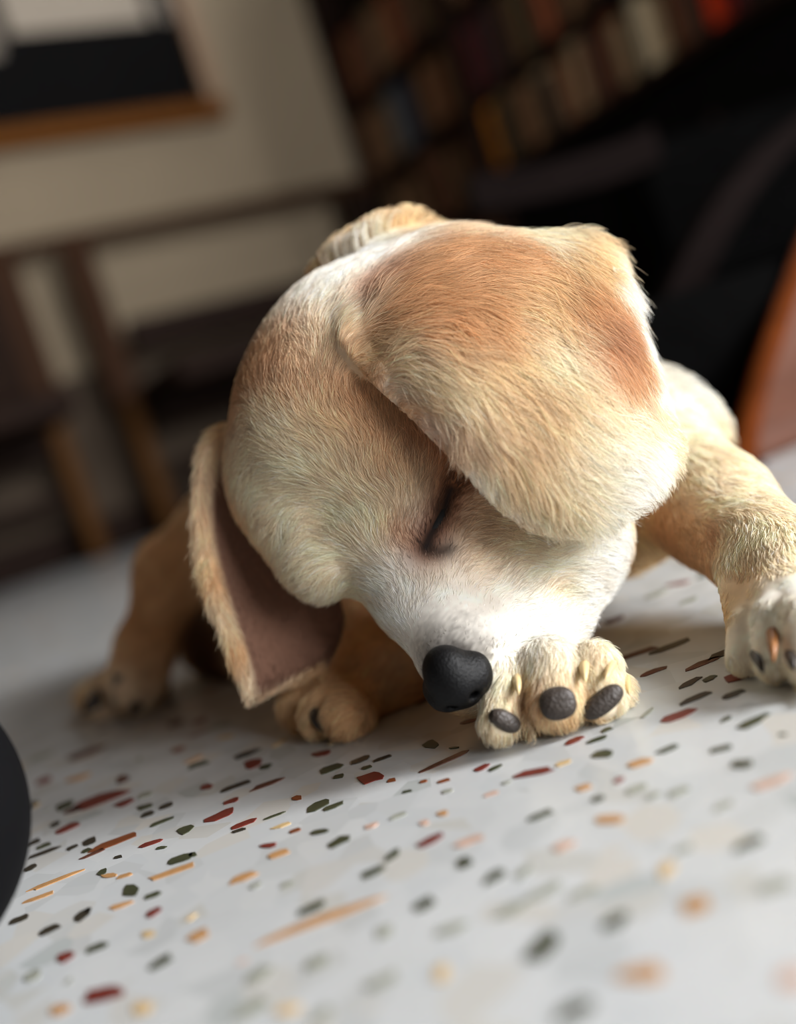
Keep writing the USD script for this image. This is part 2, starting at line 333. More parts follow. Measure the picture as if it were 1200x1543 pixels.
# ------------------------------------------------------------------ bookcase and books along the right wall
BD = 0.24
BAYS = ((0.03, 0.49, (0.10, 0.305, 0.50, 0.69, 0.88, 1.07, 1.26)), (0.532, 1.62, (0.53, 0.69, 0.875, 1.06, 1.25)))
TH = 0.018
for k, (b0, b1, zs) in enumerate(BAYS):
    z0 = 0.0 if k == 0 else 0.512
    case = thing("bookcase", ("narrow dark wooden bookcase standing in the corner beside the beige wall", "wide dark wooden bookcase above the black cupboard, right of the narrow one")[k], "bookcase", room(0.12, (b0 + b1) / 2, z0))
    for b in (b0 - 0.02, b1):
        obj("upright", rbox((0.0, b, z0), (BD, b + 0.02, 1.4), 0.002), wood_dark, case)
    for z in zs:
        obj("shelf", rbox((0.004, b0, z - TH), (BD, b1, z), 0.002), wood_dark, case)
    obj("back_panel", rbox((BD - 0.008, b0, z0), (BD, b1, 1.39), 0), black_look, case)
    obj("top_board", rbox((-0.01, b0 - 0.02, 1.40), (BD, b1 + 0.02, 1.42), 0.003), wood_dark, case)
obj("plinth", rbox((0.03, 0.03, 0.0), (0.22, 0.49, 0.08), 0.002), wood_dark, stage.GetPrimAtPath("/World/bookcase"))

page_look = look("book_pages", (206, 190, 160), 0.9, 0.08, 90, 0.1)
BOOKC = {"tan": (140, 106, 76), "brown": (92, 58, 40), "beige": (186, 162, 126), "red": (150, 44, 26), "orange": (236, 150, 30), "maroon": (92, 34, 38), "grey": (104, 104, 100), "cream": (214, 196, 162), "rust": (142, 78, 48), "blue": (62, 66, 78), "black": (34, 30, 28), "olive": (96, 88, 62), "scarlet": (232, 70, 28), "pinkish": (150, 92, 80)}
book_looks = {k: look("book_cover_" + k, v, 0.6, 0.12, 60, 0.25) for k, v in BOOKC.items()}
bseed = np.random.default_rng(5)


def add_book(b, w, z, h, colour, label, group, depth=0.13, front=0.03, lean=0.0):
    t = thing("book", label, "book", room(front + depth / 2, b + w / 2, z), group)
    cov = [box((front, b, z + 0.0006), (front + 0.002, b + w, z + h), 0.0006)]
    cov += [box((front, y, z + 0.0006), (front + depth, y + 0.0018, z + h), 0.0006) for y in (b, b + w - 0.0018)]
    obj("cover", to_room(cat_mesh(cov)), book_looks[colour], t, False)
    obj("page_block", rbox((front + 0.002, b + 0.0018, z + 0.003), (front + depth - 0.003, b + w - 0.0018, z + h - 0.003), 0), page_look, t, False)


ORD = "first second third fourth fifth sixth seventh eighth ninth tenth eleventh twelfth thirteenth fourteenth fifteenth sixteenth seventeenth eighteenth nineteenth twentieth".split()
ORD += ["twenty-" + o for o in ORD[:9]] + ["thirtieth"] + ["thirty-" + o for o in ORD[:9]] + ["fortieth"] + ["forty-" + o for o in ORD[:9]] + ["fiftieth"]
SHADE = {k: k for k in BOOKC} | {"scarlet": "bright red", "pinkish": "dull pink", "blue": "slate blue", "rust": "rust brown"}
# right bay, lowest row: the books that show, from the far end (left) to the near end (right)
low = ["orange", "black", "olive", "tan", "brown", "tan", "beige", "black", "tan", "rust", "beige", "brown", "black", "rust", "beige", "black", "cream", "cream", "rust", "brown", "black", "scarlet", "scarlet", "maroon", "black", "beige", "cream", "brown", "tan", "black", "pinkish", "pinkish", "brown"]


def fill_row(bay, z, zt, colours, where, group, wmin=0.02, wmax=0.036, skip=0.0):
    b0, b1, _ = BAYS[bay]
    b, i = b0 + 0.004 + skip, 0
    n = {}
    while True:
        w = bseed.uniform(wmin, wmax)
        if b + w > b1 - 0.004:
            break
        h = min(bseed.uniform(0.78, 0.95) * (zt - TH - z), 0.2)
        c = colours[i % len(colours)]
        n[c] = n.get(c, 0) + 1
        ordn = ORD[i]
        yield_label = f"{SHADE[c]} book, {ordn} from the far end of the {where}"
        add_book(b, w, z, h, c, yield_label, group, depth=bseed.uniform(0.11, 0.15), front=bseed.uniform(0.012, 0.035))
        b += w + 0.0008
        i += 1


ROWS = [(1, 0.53, 0.69, low, "right bay's lowest row"),
        (1, 0.69, 0.875, ["maroon", "blue", "maroon", "black", "brown", "tan", "olive", "black", "rust", "brown", "black", "tan", "olive", "brown", "black", "red", "scarlet", "black", "tan", "beige", "brown"], "right bay's second row"),
        (0, 0.50, 0.69, ["brown", "olive", "tan", "brown", "black", "tan", "grey", "olive", "brown", "tan"], "left bay's third shelf up"),
        (0, 0.305, 0.50, ["brown", "tan", "brown", "olive", "grey", "tan", "brown"], "left bay's second shelf up"),
        (0, 0.69, 0.88, ["brown", "tan", "rust", "brown", "tan", "olive", "grey", "blue", "blue", "black"], "left bay's fourth shelf up"),
        (0, 0.88, 1.07, ["brown", "rust", "rust", "tan", "brown", "maroon", "olive", "tan"], "left bay's fifth shelf up"),
        (1, 0.875, 1.06, ["brown", "tan", "maroon", "black", "olive", "brown", "rust", "beige"], "right bay's third row")]
for bay, z, zt, cols, where in ROWS:
    fill_row(bay, z, zt, cols, where, "books in the " + where)

# ------------------------------------------------------------------ cupboards under the bookcase's right bay
cup = thing("cupboard", "black cupboard with flat doors under the right bay of the bookcase", "cupboard", room(0.14, 1.1, 0.0))
obj("carcass", rbox((0.045, 0.535, 0.03), (0.24, 2.6, 0.505), 0.003), black_look, cup)
obj("plinth", rbox((0.06, 0.535, 0.0), (0.24, 2.6, 0.03), 0.0), black_look, cup)
for k in range(4):
    d_ = obj("door", rbox((0.027, 0.54 + k * 0.52, 0.04), (0.045, 1.05 + k * 0.52, 0.495), 0.003), black_look, cup)
    obj("knob", to_room(trimesh.creation.icosphere(2, 0.010).apply_translation((0.018, 1.005 + k * 0.52 - (0.42 if k % 2 else 0), 0.40))), wood_dark, d_)

# ------------------------------------------------------------------ dark armchair with curved wooden legs, right behind the puppy


def sweep(path, su, sv, caps=True):
    """a board swept along a path: rectangle spanned by the vectors su and sv (per point or constant)"""
    path = np.asarray(path, float)
    n = len(path)
    su, sv = np.broadcast_to(su, (n, 3)), np.broadcast_to(sv, (n, 3))
    ring = np.stack([path, path + su, path + su + sv, path + sv], 1)
    v, f = ring.reshape(-1, 3), []
    for i in range(n - 1):
        for j in range(4):
            a, b = i * 4 + j, i * 4 + (j + 1) % 4
            f += [(a, b, b + 4), (a, b + 4, a + 4)]
    f += [(0, 2, 1), (0, 3, 2), (4 * n - 4, 4 * n - 3, 4 * n - 2), (4 * n - 4, 4 * n - 2, 4 * n - 1)]
    m = trimesh.Trimesh(v, f, process=False)
    if m.volume < 0:
        m.invert()
    return m


def curve(knots, n=24):
    k = np.array(knots, float)
    t = np.r_[0, np.cumsum(np.linalg.norm(np.diff(k, axis=0), axis=1))]
    from scipy.interpolate import CubicSpline
    return CubicSpline(t, k)(np.linspace(0, t[-1], n))


chair = thing("armchair", "black armchair with curved orange-brown wooden leg in the dark behind the puppy", "armchair", (0.36, 0.95, 0.0))
leather = look("black_leather", (8, 8, 8), 1.0, 0.25, 30, 0.02, 0.001)
shaded_side = look("shaded_leg_wood", (92, 58, 44), 0.6, 0.2, 20, 0.15, stretch=(1, 1, 8))  # leg wood again, with the shade of its side put into the colour
dim_wood = look("blackened_wood", (22, 16, 15), 0.9, 0.25, 20, 0.04, stretch=(1, 1, 8))
LEGD = 0.655
foot = on_floor(1122, 712)
legk = curve([foot, at(1112, 660, LEGD), at(1128, 590, LEGD + .005), at(1156, 500, LEGD + .02), at(1200, 380, LEGD + .05), at(1262, 250, LEGD + .09)])
legk[:, 2] = np.maximum(legk[:, 2], 0.0)
obj("leg", sweep(legk, RGT * 0.016 * np.array([1, 1, 0]), np.array([0.002, 0.012, 0])), wood_orange, chair, label="curved orange-brown wooden front leg")
obj("side_panel", sweep(legk[1:] + RGT * 0.0165 * np.array([1, 1, 0]), np.array([0.062, 0.030, 0]), np.array([-0.003, 0.012, 0])), shaded_side, chair, label="side of the leg, its shade put into a darker brown")
obj("seat_body", box((0.13, 0.70, 0.0), (0.72, 1.22, 0.12), 0.02), leather, chair)
obj("backrest", box((0.36, 1.12, 0.12), (0.72, 1.24, 0.30), 0.02), leather, chair)
armk = curve([at(968, 530, 0.80), at(1010, 430, 0.82), at(1062, 330, 0.85), at(1135, 235, .89), at(1235, 160, .94)])
obj("arm", sweep(armk, RGT * 0.030, np.array([0, 0.03, 0.004])), dim_wood, chair, label="curved blackish wooden arm")
railk = curve([at(720, 318, 1.0), at(820, 300, 1.0), at(920, 275, 1.0), at(1000, 240, 1.0)])
obj("back_rail", sweep(railk, np.array([0, 0, 0.035]), np.array([0, 0.03, 0.0])), dim_wood, chair)

# ------------------------------------------------------------------ the puppy: one continuous body from a smooth distance field
HV = 0.0013
LO, HI = np.array([-0.20, 0.225, -0.004]), np.array([0.155, 0.60, 0.225])
NG = np.ceil((HI - LO) / HV).astype(int)
GX, GY, GZ = (LO[k] + HV * np.arange(NG[k]) for k in range(3))


class Field:
    def __init__(self, lo=None, hi=None, h=None):
        """a distance field on the puppy's grid, or on a small grid of its own"""
        if lo is None:
            self.lo, self.h, self.n, self.g = LO, HV, NG, (GX, GY, GZ)
        else:
            self.lo, self.h, self.n = np.asarray(lo, float), h, np.ceil((np.asarray(hi) - lo) / h).astype(int)
            self.g = tuple(self.lo[k] + h * np.arange(self.n[k]) for k in range(3))
        self.d = np.full(self.n, 0.08, np.float32)

    def window(self, lo, hi, pad):
        i0 = np.clip(np.floor((lo - pad - self.lo) / self.h).astype(int), 0, self.n)
        i1 = np.clip(np.ceil((hi + pad - self.lo) / self.h).astype(int) + 1, 0, self.n)
        GX, GY, GZ = self.g
        s = tuple(slice(a, b) for a, b in zip(i0, i1))
        return s, GX[s[0]][:, None, None].astype(np.float32), GY[s[1]][None, :, None].astype(np.float32), GZ[s[2]][None, None, :].astype(np.float32)

    def merge(self, s, d, k, cut=False):
        a = self.d[s]
        if cut:      # smooth subtraction
            d = -d
            h = np.clip(0.5 - 0.5 * (d - a) / k, 0, 1)
            h = np.clip(0.5 + 0.5 * (d - a) / k, 0, 1)
            self.d[s] = a * (1 - h) + d * h + k * h * (1 - h)
        else:
            h = np.clip(0.5 + 0.5 * (d - a) / k, 0, 1)
            self.d[s] = d * (1 - h) + a * h - k * h * (1 - h)

    def cone(self, a, b, ra, rb, k=0.008, cut=False):
        """round cone (capsule with two radii); radii and k in metres"""
        a, b = np.asarray(a, float), np.asarray(b, float)
        r = max(ra, rb)
        s, x, y, z = self.window(np.minimum(a, b), np.maximum(a, b), r + k + 0.004)
        ab = b - a
        L = max(float(ab @ ab), 1e-12)
        t = np.clip(((x - a[0]) * ab[0] + (y - a[1]) * ab[1] + (z - a[2]) * ab[2]) / L, 0, 1)
        d = np.sqrt((x - a[0] - t * ab[0]) ** 2 + (y - a[1] - t * ab[1]) ** 2 + (z - a[2] - t * ab[2]) ** 2) - (ra + (rb - ra) * t)
        self.merge(s, d.astype(np.float32), k, cut)

    def ball(self, c, r, k=0.008, cut=False):
        self.cone(c, c, r, r, k, cut)

    def sheet(self, pts, rad, k=0.003):
        """a thin curved sheet given by dense points with half thicknesses"""
        s, x, y, z = self.window(pts.min(0), pts.max(0), rad.max() + k + 0.004)
        X, Y, Z = np.broadcast_arrays(x, y, z)
        q = np.stack([X, Y, Z], -1).reshape(-1, 3)
        dist, i = cKDTree(pts).query(q, distance_upper_bound=rad.max() + k + 0.004)
        ok = np.isfinite(dist)
        d = np.full(len(q), 0.05, np.float32)
        d[ok] = dist[ok] - rad[i[ok]]
        self.merge(s, d.reshape(X.shape), k)

    def join(self, other, k):
        h = np.clip(0.5 + 0.5 * (other.d - self.d) / k, 0, 1)
        self.d = other.d * (1 - h) + self.d * h - k * h * (1 - h)


def surface(d, lo=None, h=None):
    """naive surface nets: (vertices, triangles) of the zero level"""
    lo, h = (LO, HV) if lo is None else (lo, h)
    ins = d < 0
    corners = [(i, j, k) for i in (0, 1) for j in (0, 1) for k in (0, 1)]
    n = np.array(d.shape) - 1
    sl = lambda o: tuple(slice(o[q], n[q] + o[q]) for q in range(3))  # noqa: E731
    cnt = np.zeros(n, np.uint8)
    for o in corners:
        cnt += ins[sl(o)]
    cells = np.argwhere((cnt > 0) & (cnt < 8))
    idx = np.full(n, -1, np.int32)
    idx[tuple(cells.T)] = np.arange(len(cells))
    acc, num = np.zeros((len(cells), 3)), np.zeros((len(cells), 1))
    for a in corners:
        for ax in range(3):
            if a[ax]:
                continue
            b = list(a)
            b[ax] = 1
            da, db = (d[tuple((cells + o).T)] for o in (a, b))
            x = (da < 0) != (db < 0)
            t = np.where(x, da / np.where(x, da - db, 1), 0)
            p = np.array(a, float)[None] + 0
            p = np.repeat(p, len(cells), 0)
            p[:, ax] += t
            acc += p * x[:, None]
            num += x[:, None]
    v = lo + h * (cells + acc / num)
    tris = []
    for ax in range(3):
        o = [0, 0, 0]
        o[ax] = 1
        a = ins[tuple(slice(1, n[q]) if q != ax else slice(0, n[q]) for q in range(3))]
        b = ins[tuple(slice(1, n[q]) if q != ax else slice(1, n[q] + 1) for q in range(3))]
        e = np.argwhere(a != b)
        base = e.copy()
        u, w = [q for q in range(3) if q != ax]
        e[:, u] += 1
        e[:, w] += 1
        flip = a[tuple(base.T)]
        q = []
        for du, dw in ((1, 1), (0, 1), (0, 0), (1, 0)):
            c = e.copy()
            c[:, u] -= du
            c[:, w] -= dw
            q.append(idx[tuple(c.T)])
        q = np.stack(q, 1)
        fl = flip if ax != 1 else ~flip
        q[~fl] = q[~fl][:, ::-1]
        tris += [q[:, [0, 1, 2]], q[:, [0, 2, 3]]]
    return v, np.vstack(tris)


def sheet_points(us, vs, grid, nu=110, nv=110):
    """a smooth surface through a grid of (pixel x, pixel y, depth) knots, as points in the world and their grid coordinates"""
    g = np.array([[at(*c) for c in row] for row in grid])
    U, V = np.meshgrid(np.linspace(0, 1, nu), np.linspace(0, 1, nv), indexing="ij")
    p = np.stack([RectBivariateSpline(us, vs, g[..., k], kx=min(3, len(us) - 1), ky=min(3, len(vs) - 1))(U[:, 0], V[0]) for k in range(3)], -1)
    return p, U, V


CMM = 0.01
head = Field()
for px, py, d, r, k in ((574, 590, .347, 4.55, 1.0), (506, 645, .335, 3.3, 1.4), (620, 690, .327, 3.0, 1.2), (436, 718, .342, 2.05, 1.2), (494, 828, .327, 1.62, 1.2), (458, 768, .335, 1.65, 1.2),
                        (795, 770, .338, 2.8, 1.2), (835, 805, .335, 1.8, 1.0), (852, 850, .334, 1.3, 1.2), (700, 790, .330, 2.6, 1.2)):
    head.ball(at(px, py, d), r * CMM, k * CMM)
for a, b, ra, rb, k in (((650, 850, .322), (693, 975, .301), 2.0, 1.45, 1.2), ((745, 850, .326), (742, 965, .307), 2.2, 1.25, 1.0), ((840, 810, .331), (828, 925, .320), 2.1, 1.3, 1.3),
                        ((600, 800, .322), (640, 880, .316), 2.0, 1.7, 1.0), ((760, 930, .318), (770, 985, .318), 1.6, 1.1, 0.7), ((700, 980, .312), (705, 1035, .306), 1.35, 0.9, 0.6)):
    head.cone(at(*a), at(*b), ra * CMM, rb * CMM, k * CMM)
# eye: a socket dent, upper lid and lower lid
head.cone(at(678, 742, .2935), at(648, 822, .293), .35 * CMM, .3 * CMM, .5 * CMM, cut=True)
# jaw line groove at the lips behind the nose
ear_l, UL, VL = sheet_points((0, .25, .5, .75, .9, 1), (0, .33, .66, 1), [
    [(527, 516, .300), (535, 450, .318), (560, 400, .337), (612, 362, .360)],
    [(602, 607, .289), (640, 510, .289), (680, 420, .302), (725, 352, .330)],
    [(692, 694, .281), (752, 590, .282), (805, 470, .296), (830, 354, .325)],
    [(772, 776, .283), (850, 690, .281), (900, 560, .292), (920, 380, .325)],
    [(838, 804, .289), (922, 745, .286), (968, 640, .298), (958, 490, .325)],
    [(890, 808, .296), (966, 762, .294), (1020, 690, .303), (986, 600, .322)]])
ear_r, UR, VR = sheet_points((0, .3, .6, .85, 1), (0, .5, 1), [
    [(345, 650, .350), (400, 670, .350), (450, 690, .350)],
    [(296, 745, .338), (360, 780, .352), (440, 820, .358)],
    [(312, 880, .332), (390, 890, .350), (505, 900, .356)],
    [(350, 985, .330), (415, 985, .345), (510, 960, .352)],
    [(372, 1052, .332), (425, 1033, .342), (485, 1000, .348)]])


def ear_radius(U, V, thick, edge):
    e = np.minimum(np.minimum(V, 1 - V), 1 - U)
    r = thick * (0.55 + 0.45 * np.clip(e / 0.12, 0, 1)) + edge * np.clip(1 - U / 0.25, 0, 1)
    return r.ravel()


ears = Field()
ears.sheet(ear_l.reshape(-1, 3), ear_radius(UL, VL, 0.0025, 0.0015), 0.001)
ears.sheet(ear_r.reshape(-1, 3), ear_radius(UR, VR, 0.0022, 0.002), 0.001)
head.join(ears, 0.005)


def ground(px, py, r):
    """a ball of radius r (cm) resting on the floor where the photograph shows its base"""
    return on_floor(px, py) + np.array([0, 0, r * CMM])


body = Field()
for a, b, ra, rb, k in ((( 610, 620, .43), (560, 640, .53), 4.9, 5.2, 2.0), ((640, 560, .40), (620, 600, .36), 4.0, 3.6, 2.0), ((560, 680, .53), (500, 760, .56), 5.0, 4.6, 2.0),
                        ((700, 700, .42), (640, 800, .47), 3.6, 3.6, 1.5)):
    body.cone(at(*a), at(*b), ra * CMM, rb * CMM, k * CMM)
body.ball(at(590, 458, .366), 2.5 * CMM, 1.0 * CMM)
body.cone(at(345, 945, .53), at(400, 960, .50), 2.9 * CMM, 2.6 * CMM, 1.0 * CMM)
# left foreleg (right of the picture)
for a, b, ra, rb, k in (((850, 640, .41), (962, 682, .392), 3.0, 2.75, 1.5), ((962, 682, .392), (1075, 765, .345), 2.6, 1.85, 1.2), ((1075, 765, .345), (1185, 862, .303), 1.85, 1.55, .8),
                        ((1000, 760, .37), (930, 800, .40), 1.6, 1.8, 1.0)):
    body.cone(at(*a), at(*b), ra * CMM, rb * CMM, k * CMM)
pawR = Field()
pawR.cone(at(1190, 868, .302), at(1186, 920, .286), 1.55 * CMM, 1.25 * CMM, .8 * CMM)
pawR.cone(at(1110, 860, .305), at(1118, 930, .292), .6 * CMM, .5 * CMM, .5 * CMM)
for px, py, r, kx, ky in ((1131, 1018, .55, 1133, 945), (1178, 1028, .60, 1174, 935), (1228, 1034, .62, 1218, 935), (1275, 1028, .5, 1258, 940)):
    tip = ground(px, py, r)
    kn = at(kx, ky, (tip - CAM) @ FWD + 0.006)
    pawR.cone(tip, kn, r * CMM, (r + .14) * CMM, .14 * CMM)
    pawR.cone(kn, at(1190, 880, .296), (r + .08) * CMM, 1.0 * CMM, .14 * CMM)
body.join(pawR, 0.006)
# right hind leg, standing at the left
for a, b, ra, rb, k in (((430, 760, .53), (345, 815, .50), 3.8, 2.5, 1.6), ((345, 815, .50), (262, 862, .492), 2.5, 1.75, 1.2), ((262, 862, .492), (222, 975, .480), 1.75, 1.2, .8), ((218, 975, .48), (205, 1020, .470), 1.3, 1.35, .8)):
    body.cone(at(*a), at(*b), ra * CMM, rb * CMM, k * CMM)
for px, py, r in ((140, 1072, .75), (172, 1082, .85), (212, 1075, .85), (240, 1052, .7)):
    tip = ground(px, py, r)
    body.cone(tip, at(208, 1015, .474), r * CMM, 1.0 * CMM, .35 * CMM)
# other hind leg lying under the chest
for a, b, ra, rb, k in (((600, 820, .45), (575, 930, .415), 3.4, 2.8, 1.5), ((575, 930, .415), (590, 1035, .372), 2.6, 1.75, 1.2), ((600, 1040, .372), (520, 1040, .366), 1.7, 1.45, 1.0)):
    body.cone(at(*a), at(*b), ra * CMM, rb * CMM, k * CMM)
for px, py, r in ((468, 1098, .85), (500, 1108, .8), (535, 1110, .75)):
    body.cone(ground(px, py, r), at(540, 1045, .366), r * CMM, 1.2 * CMM, .35 * CMM)
# rump on the floor behind
body.cone(np.array([-0.045, 0.50, 0.05]), np.array([-0.03, 0.54, 0.055]), .046, .05, .03)
# hind paw held against the muzzle, sole towards the camera
paw = Field()
for a, b, ra, rb, k in (((790, 1020, .345), (820, 1030, .300), 1.5, 1.25, .6), ((690, 960, .40), (790, 1020, .345), 2.0, 1.5, .8)):
    paw.cone(at(*a), at(*b), ra * CMM, rb * CMM, k * CMM)
for a, b, ra, rb in (((772, 1020, .292), (752, 1086, .283), .68, .56), ((832, 1003, .289), (838, 1058, .281), .85, .78), ((893, 1006, .289), (905, 1056, .282), .80, .64), ((928, 1035, .292), (930, 1060, .286), .50, .46)):
    paw.cone(at(*a), at(*b), ra * CMM, rb * CMM, .24 * CMM)
paw.cone(at(820, 1060, .292), at(880, 1062, .290), .85 * CMM, .7 * CMM, .3 * CMM)
body.join(paw, 0.004)
body.join(head, 0.012)
# everything rests on the floor, nothing reaches below it
body.d = np.maximum(body.d, (0.0004 - GZ[None, None, :]).astype(np.float32))
bv, bf = surface(body.d)
bm = trimesh.Trimesh(bv, bf, process=False)
trimesh.smoothing.filter_taubin(bm, iterations=8)
comp = bm.split(only_watertight=False)
bm = max(comp, key=lambda m: len(m.faces))
if bm.volume < 0:
    bm.invert()
print("dog", len(bm.vertices), len(bm.faces), "pieces", len(comp), bm.volume)
bn = np.array(bm.vertex_normals)
bvv = np.array(bm.vertices)
RAY = trimesh.ray.ray_pyembree.RayMeshIntersector(bm) if hasattr(trimesh.ray, "ray_pyembree") else bm.ray


def hit(px, py, mesh=None):
    """the point and normal of the puppy's surface seen at a pixel"""
    d = ray(px, py)
    loc, _, tri = RAY.intersects_location([CAM], [d / np.linalg.norm(d)], multiple_hits=True)
    if len(loc) == 0:
        return None, None
    k = np.argmin(np.linalg.norm(loc - CAM, axis=1))
    n = bm.vertex_normals[bm.faces[tri[k]]].mean(0)
    return loc[k], n / np.linalg.norm(n)


def sample_grid(d, p):
    i = np.clip(np.round((p - LO) / HV).astype(int), 0, NG - 1)
    return d[tuple(i.T)]


# where each vertex belongs
tl, tr = cKDTree(ear_l.reshape(-1, 3)), cKDTree(ear_r.reshape(-1, 3))


def regions(p, n):
    """(code, u along the ear, v across it, inner side of the ear): 0 body, 1 head, 2 left ear, 3 right ear, 4 paw at the muzzle"""
    code = np.zeros(len(p), int)
    code[sample_grid(head.d, p) < 0.002] = 1
    code[(code == 0) & (np.linalg.norm(p - at(560, 365, .366), axis=1) < 0.030)] = 5
    code[(sample_grid(paw.d, p) < 0.0015) & (code == 0)] = 4
    u, v, inner = np.zeros(len(p)), np.zeros(len(p)), np.zeros(len(p), bool)
    for k, (t, g, U, V, lim) in enumerate(((tl, ear_l, UL, VL, .0052), (tr, ear_r, UR, VR, .0046))):
        ref = np.cross(np.gradient(g, axis=0), np.gradient(g, axis=1)).reshape(-1, 3)
        ref *= np.sign((ref * (CAM - g.reshape(-1, 3))).sum(1, keepdims=True))
        dist, i = t.query(p, distance_upper_bound=lim)
        ok = np.isfinite(dist)
        j = np.where(ok, i, 0)
        uu, vv = U.ravel()[j], V.ravel()[j]
        ok &= uu > (0.06 if k == 0 else 0.04)
        code[ok] = 2 + k
        u[ok], v[ok] = uu[ok], vv[ok]
        facing = (ref[j] * n).sum(1) > 0
        inner[ok] = (facing if k else ~facing)[ok]
    return code, u, v, inner


PADS = [(841, 1060, 28, 25, 12), (909, 1058, 36, 17, 38), (762, 1086, 26, 15, -25)]
PAL = {"white": (253, 247, 236), "cream": (250, 234, 206), "gold": (236, 206, 162), "tan": (213, 168, 123), "rust": (182, 120, 80), "legtan": (240, 198, 150), "brown": (120, 78, 50), "dark": (34, 26, 22), "buff": (241, 217, 187), "mauve": (136, 100, 82), "grey": (120, 108, 96), "pink": (176, 122, 100)}
SPOTS = [(450, 500, 1.1, "buff"), (420, 540, .8, "tan"), (385, 570, .8, "tan"), (470, 455, .9, "white"), (520, 400, .9, "white"), (480, 560, .8, "buff"), (500, 470, .6, "cream"), (400, 660, .9, "cream"), (430, 740, 1.2, "cream"), (370, 650, .6, "buff"), (350, 600, .7, "tan"), (470, 690, 1, "cream"),
         (520, 640, .9, "gold"), (560, 600, .8, "tan"), (600, 630, .8, "tan"), (640, 675, .6, "rust"), (590, 700, .7, "gold"), (545, 700, .8, "buff"), (560, 770, .7, "cream"), (620, 735, .5, "cream"), (640, 720, .3, "gold"), (530, 810, .8, "cream"), (500, 870, .9, "cream"), (580, 800, .35, "gold"), (610, 815, .25, "tan"),  # rust above the eye also paints in the shadow under the ear
         (660, 650, .6, "rust"), (690, 710, .4, "tan"), (600, 870, .9, "white"), (640, 930, .9, "white"), (720, 930, .9, "white"), (800, 930, .9, "white"), (890, 870, .8, "white"), (840, 893, .28, "gold"), (740, 850, .8, "buff"), (725, 775, .6, "buff"), (820, 825, .8, "cream"), (790, 790, .6, "buff"), (900, 920, .6, "white"), (770, 900, .5, "white"),
         (650, 860, .4, "cream"), (600, 920, .5, "white"), (610, 990, .6, "white"), (830, 960, .5, "white"),
         (545, 440, .5, "rust"), (640, 420, 1, "tan"), (700, 400, 1, "tan"), (620, 480, .8, "tan"), (760, 440, .8, "gold"), (700, 350, .7, "buff"), (800, 350, .7, "cream"), (880, 450, .6, "tan"), (900, 520, .7, "tan"), (890, 480, .5, "rust"), (870, 380, .5, "gold"), (920, 400, .4, "white"), (955, 470, .5, "white"), (985, 560, .5, "white"),
         (800, 520, .7, "cream"), (700, 540, .9, "gold"), (600, 540, .5, "cream"), (650, 570, .6, "cream"), (560, 530, .35, "gold"), (780, 600, .9, "gold"), (850, 640, .9, "cream"), (900, 710, .9, "white"), (850, 760, .8, "cream"), (760, 680, .8, "gold"), (700, 630, .7, "buff"), (930, 610, .7, "cream"), (960, 690, .6, "white"), (800, 720, .5, "gold"), (730, 720, .35, "white"), (650, 640, .3, "white"),
         (245, 800, 1.5, "legtan"), (230, 900, 1.5, "legtan"), (215, 970, .9, "legtan"), (200, 1030, 1.2, "buff"), (140, 1060, .9, "buff"), (300, 850, 1.5, "legtan"), (560, 970, 1.5, "legtan"), (560, 1050, 1.5, "legtan"), (480, 1050, 1.0, "gold"), (620, 1060, 1.0, "legtan"), (460, 1090, .6, "gold"),
         (1030, 640, 1.2, "cream"), (1080, 730, 1.3, "cream"), (1150, 790, 1.0, "cream"), (1015, 800, .8, "tan"), (1068, 802, .22, "rust"), (1010, 835, .4, "tan"), (985, 815, .4, "gold"), (1050, 830, .8, "tan"), (1120, 880, .45, "tan"), (1160, 840, .9, "cream"), (1100, 920, .5, "gold"), (1150, 930, .8, "white"), (1180, 980, .9, "cream"),  # small rust spot paints in the dark fold of the foreleg
         (490, 395, .5, "buff"), (918, 825, .45, "white"), (900, 850, .5, "white"), (905, 890, .5, "white"), (870, 920, .5, "white"), (590, 592, .3, "white"), (700, 692, .3, "white"), (785, 768, .3, "white"), (860, 800, .35, "white"), (580, 625, .6, "tan"), (550, 610, .45, "rust"), (600, 655, .45, "rust"), (400, 565, .4, "rust"), (590, 720, .3, "tan"), (575, 670, .35, "tan"), (600, 805, .2, "rust"), (480, 590, .5, "tan"), (440, 590, .4, "tan"), (625, 660, .5, "rust"), (660, 690, .4, "rust"), (410, 530, .6, "tan"), (360, 610, .5, "tan"), (820, 740, .5, "gold"), (740, 600, .6, "gold"), (700, 480, .6, "tan"), (300, 960, 1.0, "brown"), (320, 1000, 1.0, "brown"), (300, 760, .5, "buff"), (300, 820, .5, "cream"), (325, 920, .5, "cream"), (350, 1000, .5, "buff"), (370, 1040, .4, "buff"), (420, 1020, .4, "buff"), (330, 720, .5, "buff"), (510, 360, .8, "white"), (560, 340, 1.0, "white"), (610, 335, .8, "white"), (1020, 590, .8, "white"), (700, 600, .6, "cream"), (820, 680, .6, "cream"), (760, 1040, .6, "cream"), (830, 1000, .6, "cream"), (900, 1000, .6, "cream"), (840, 1090, .6, "gold"), (880, 1050, .4, "gold"), (930, 1040, .5, "cream"), (800, 1050, .35, "tan")]  # brown spots paint belly shade; nape white and buff paint the lit top
sp_pos, sp_sig, sp_col = [], [], []
for px, py, sg, c in SPOTS:
    q, _ = hit(px, py)
    if q is not None:
        sp_pos.append(q), sp_sig.append(sg * CMM), sp_col.append(lin(PAL[c]))
sp_pos, sp_sig, sp_col = np.array(sp_pos), np.array(sp_sig), np.array(sp_col)


def hits(*pix):
    return np.array([hit(*p)[0] for p in pix])


slit = hits((679, 738), (672, 762), (660, 788), (648, 808), (642, 824))
slit_f = np.array([slit[0] + (slit[-1] - slit[0]) * 0 for _ in range(1)])
inner_corner = hits((645, 828), (660, 832), (675, 828))


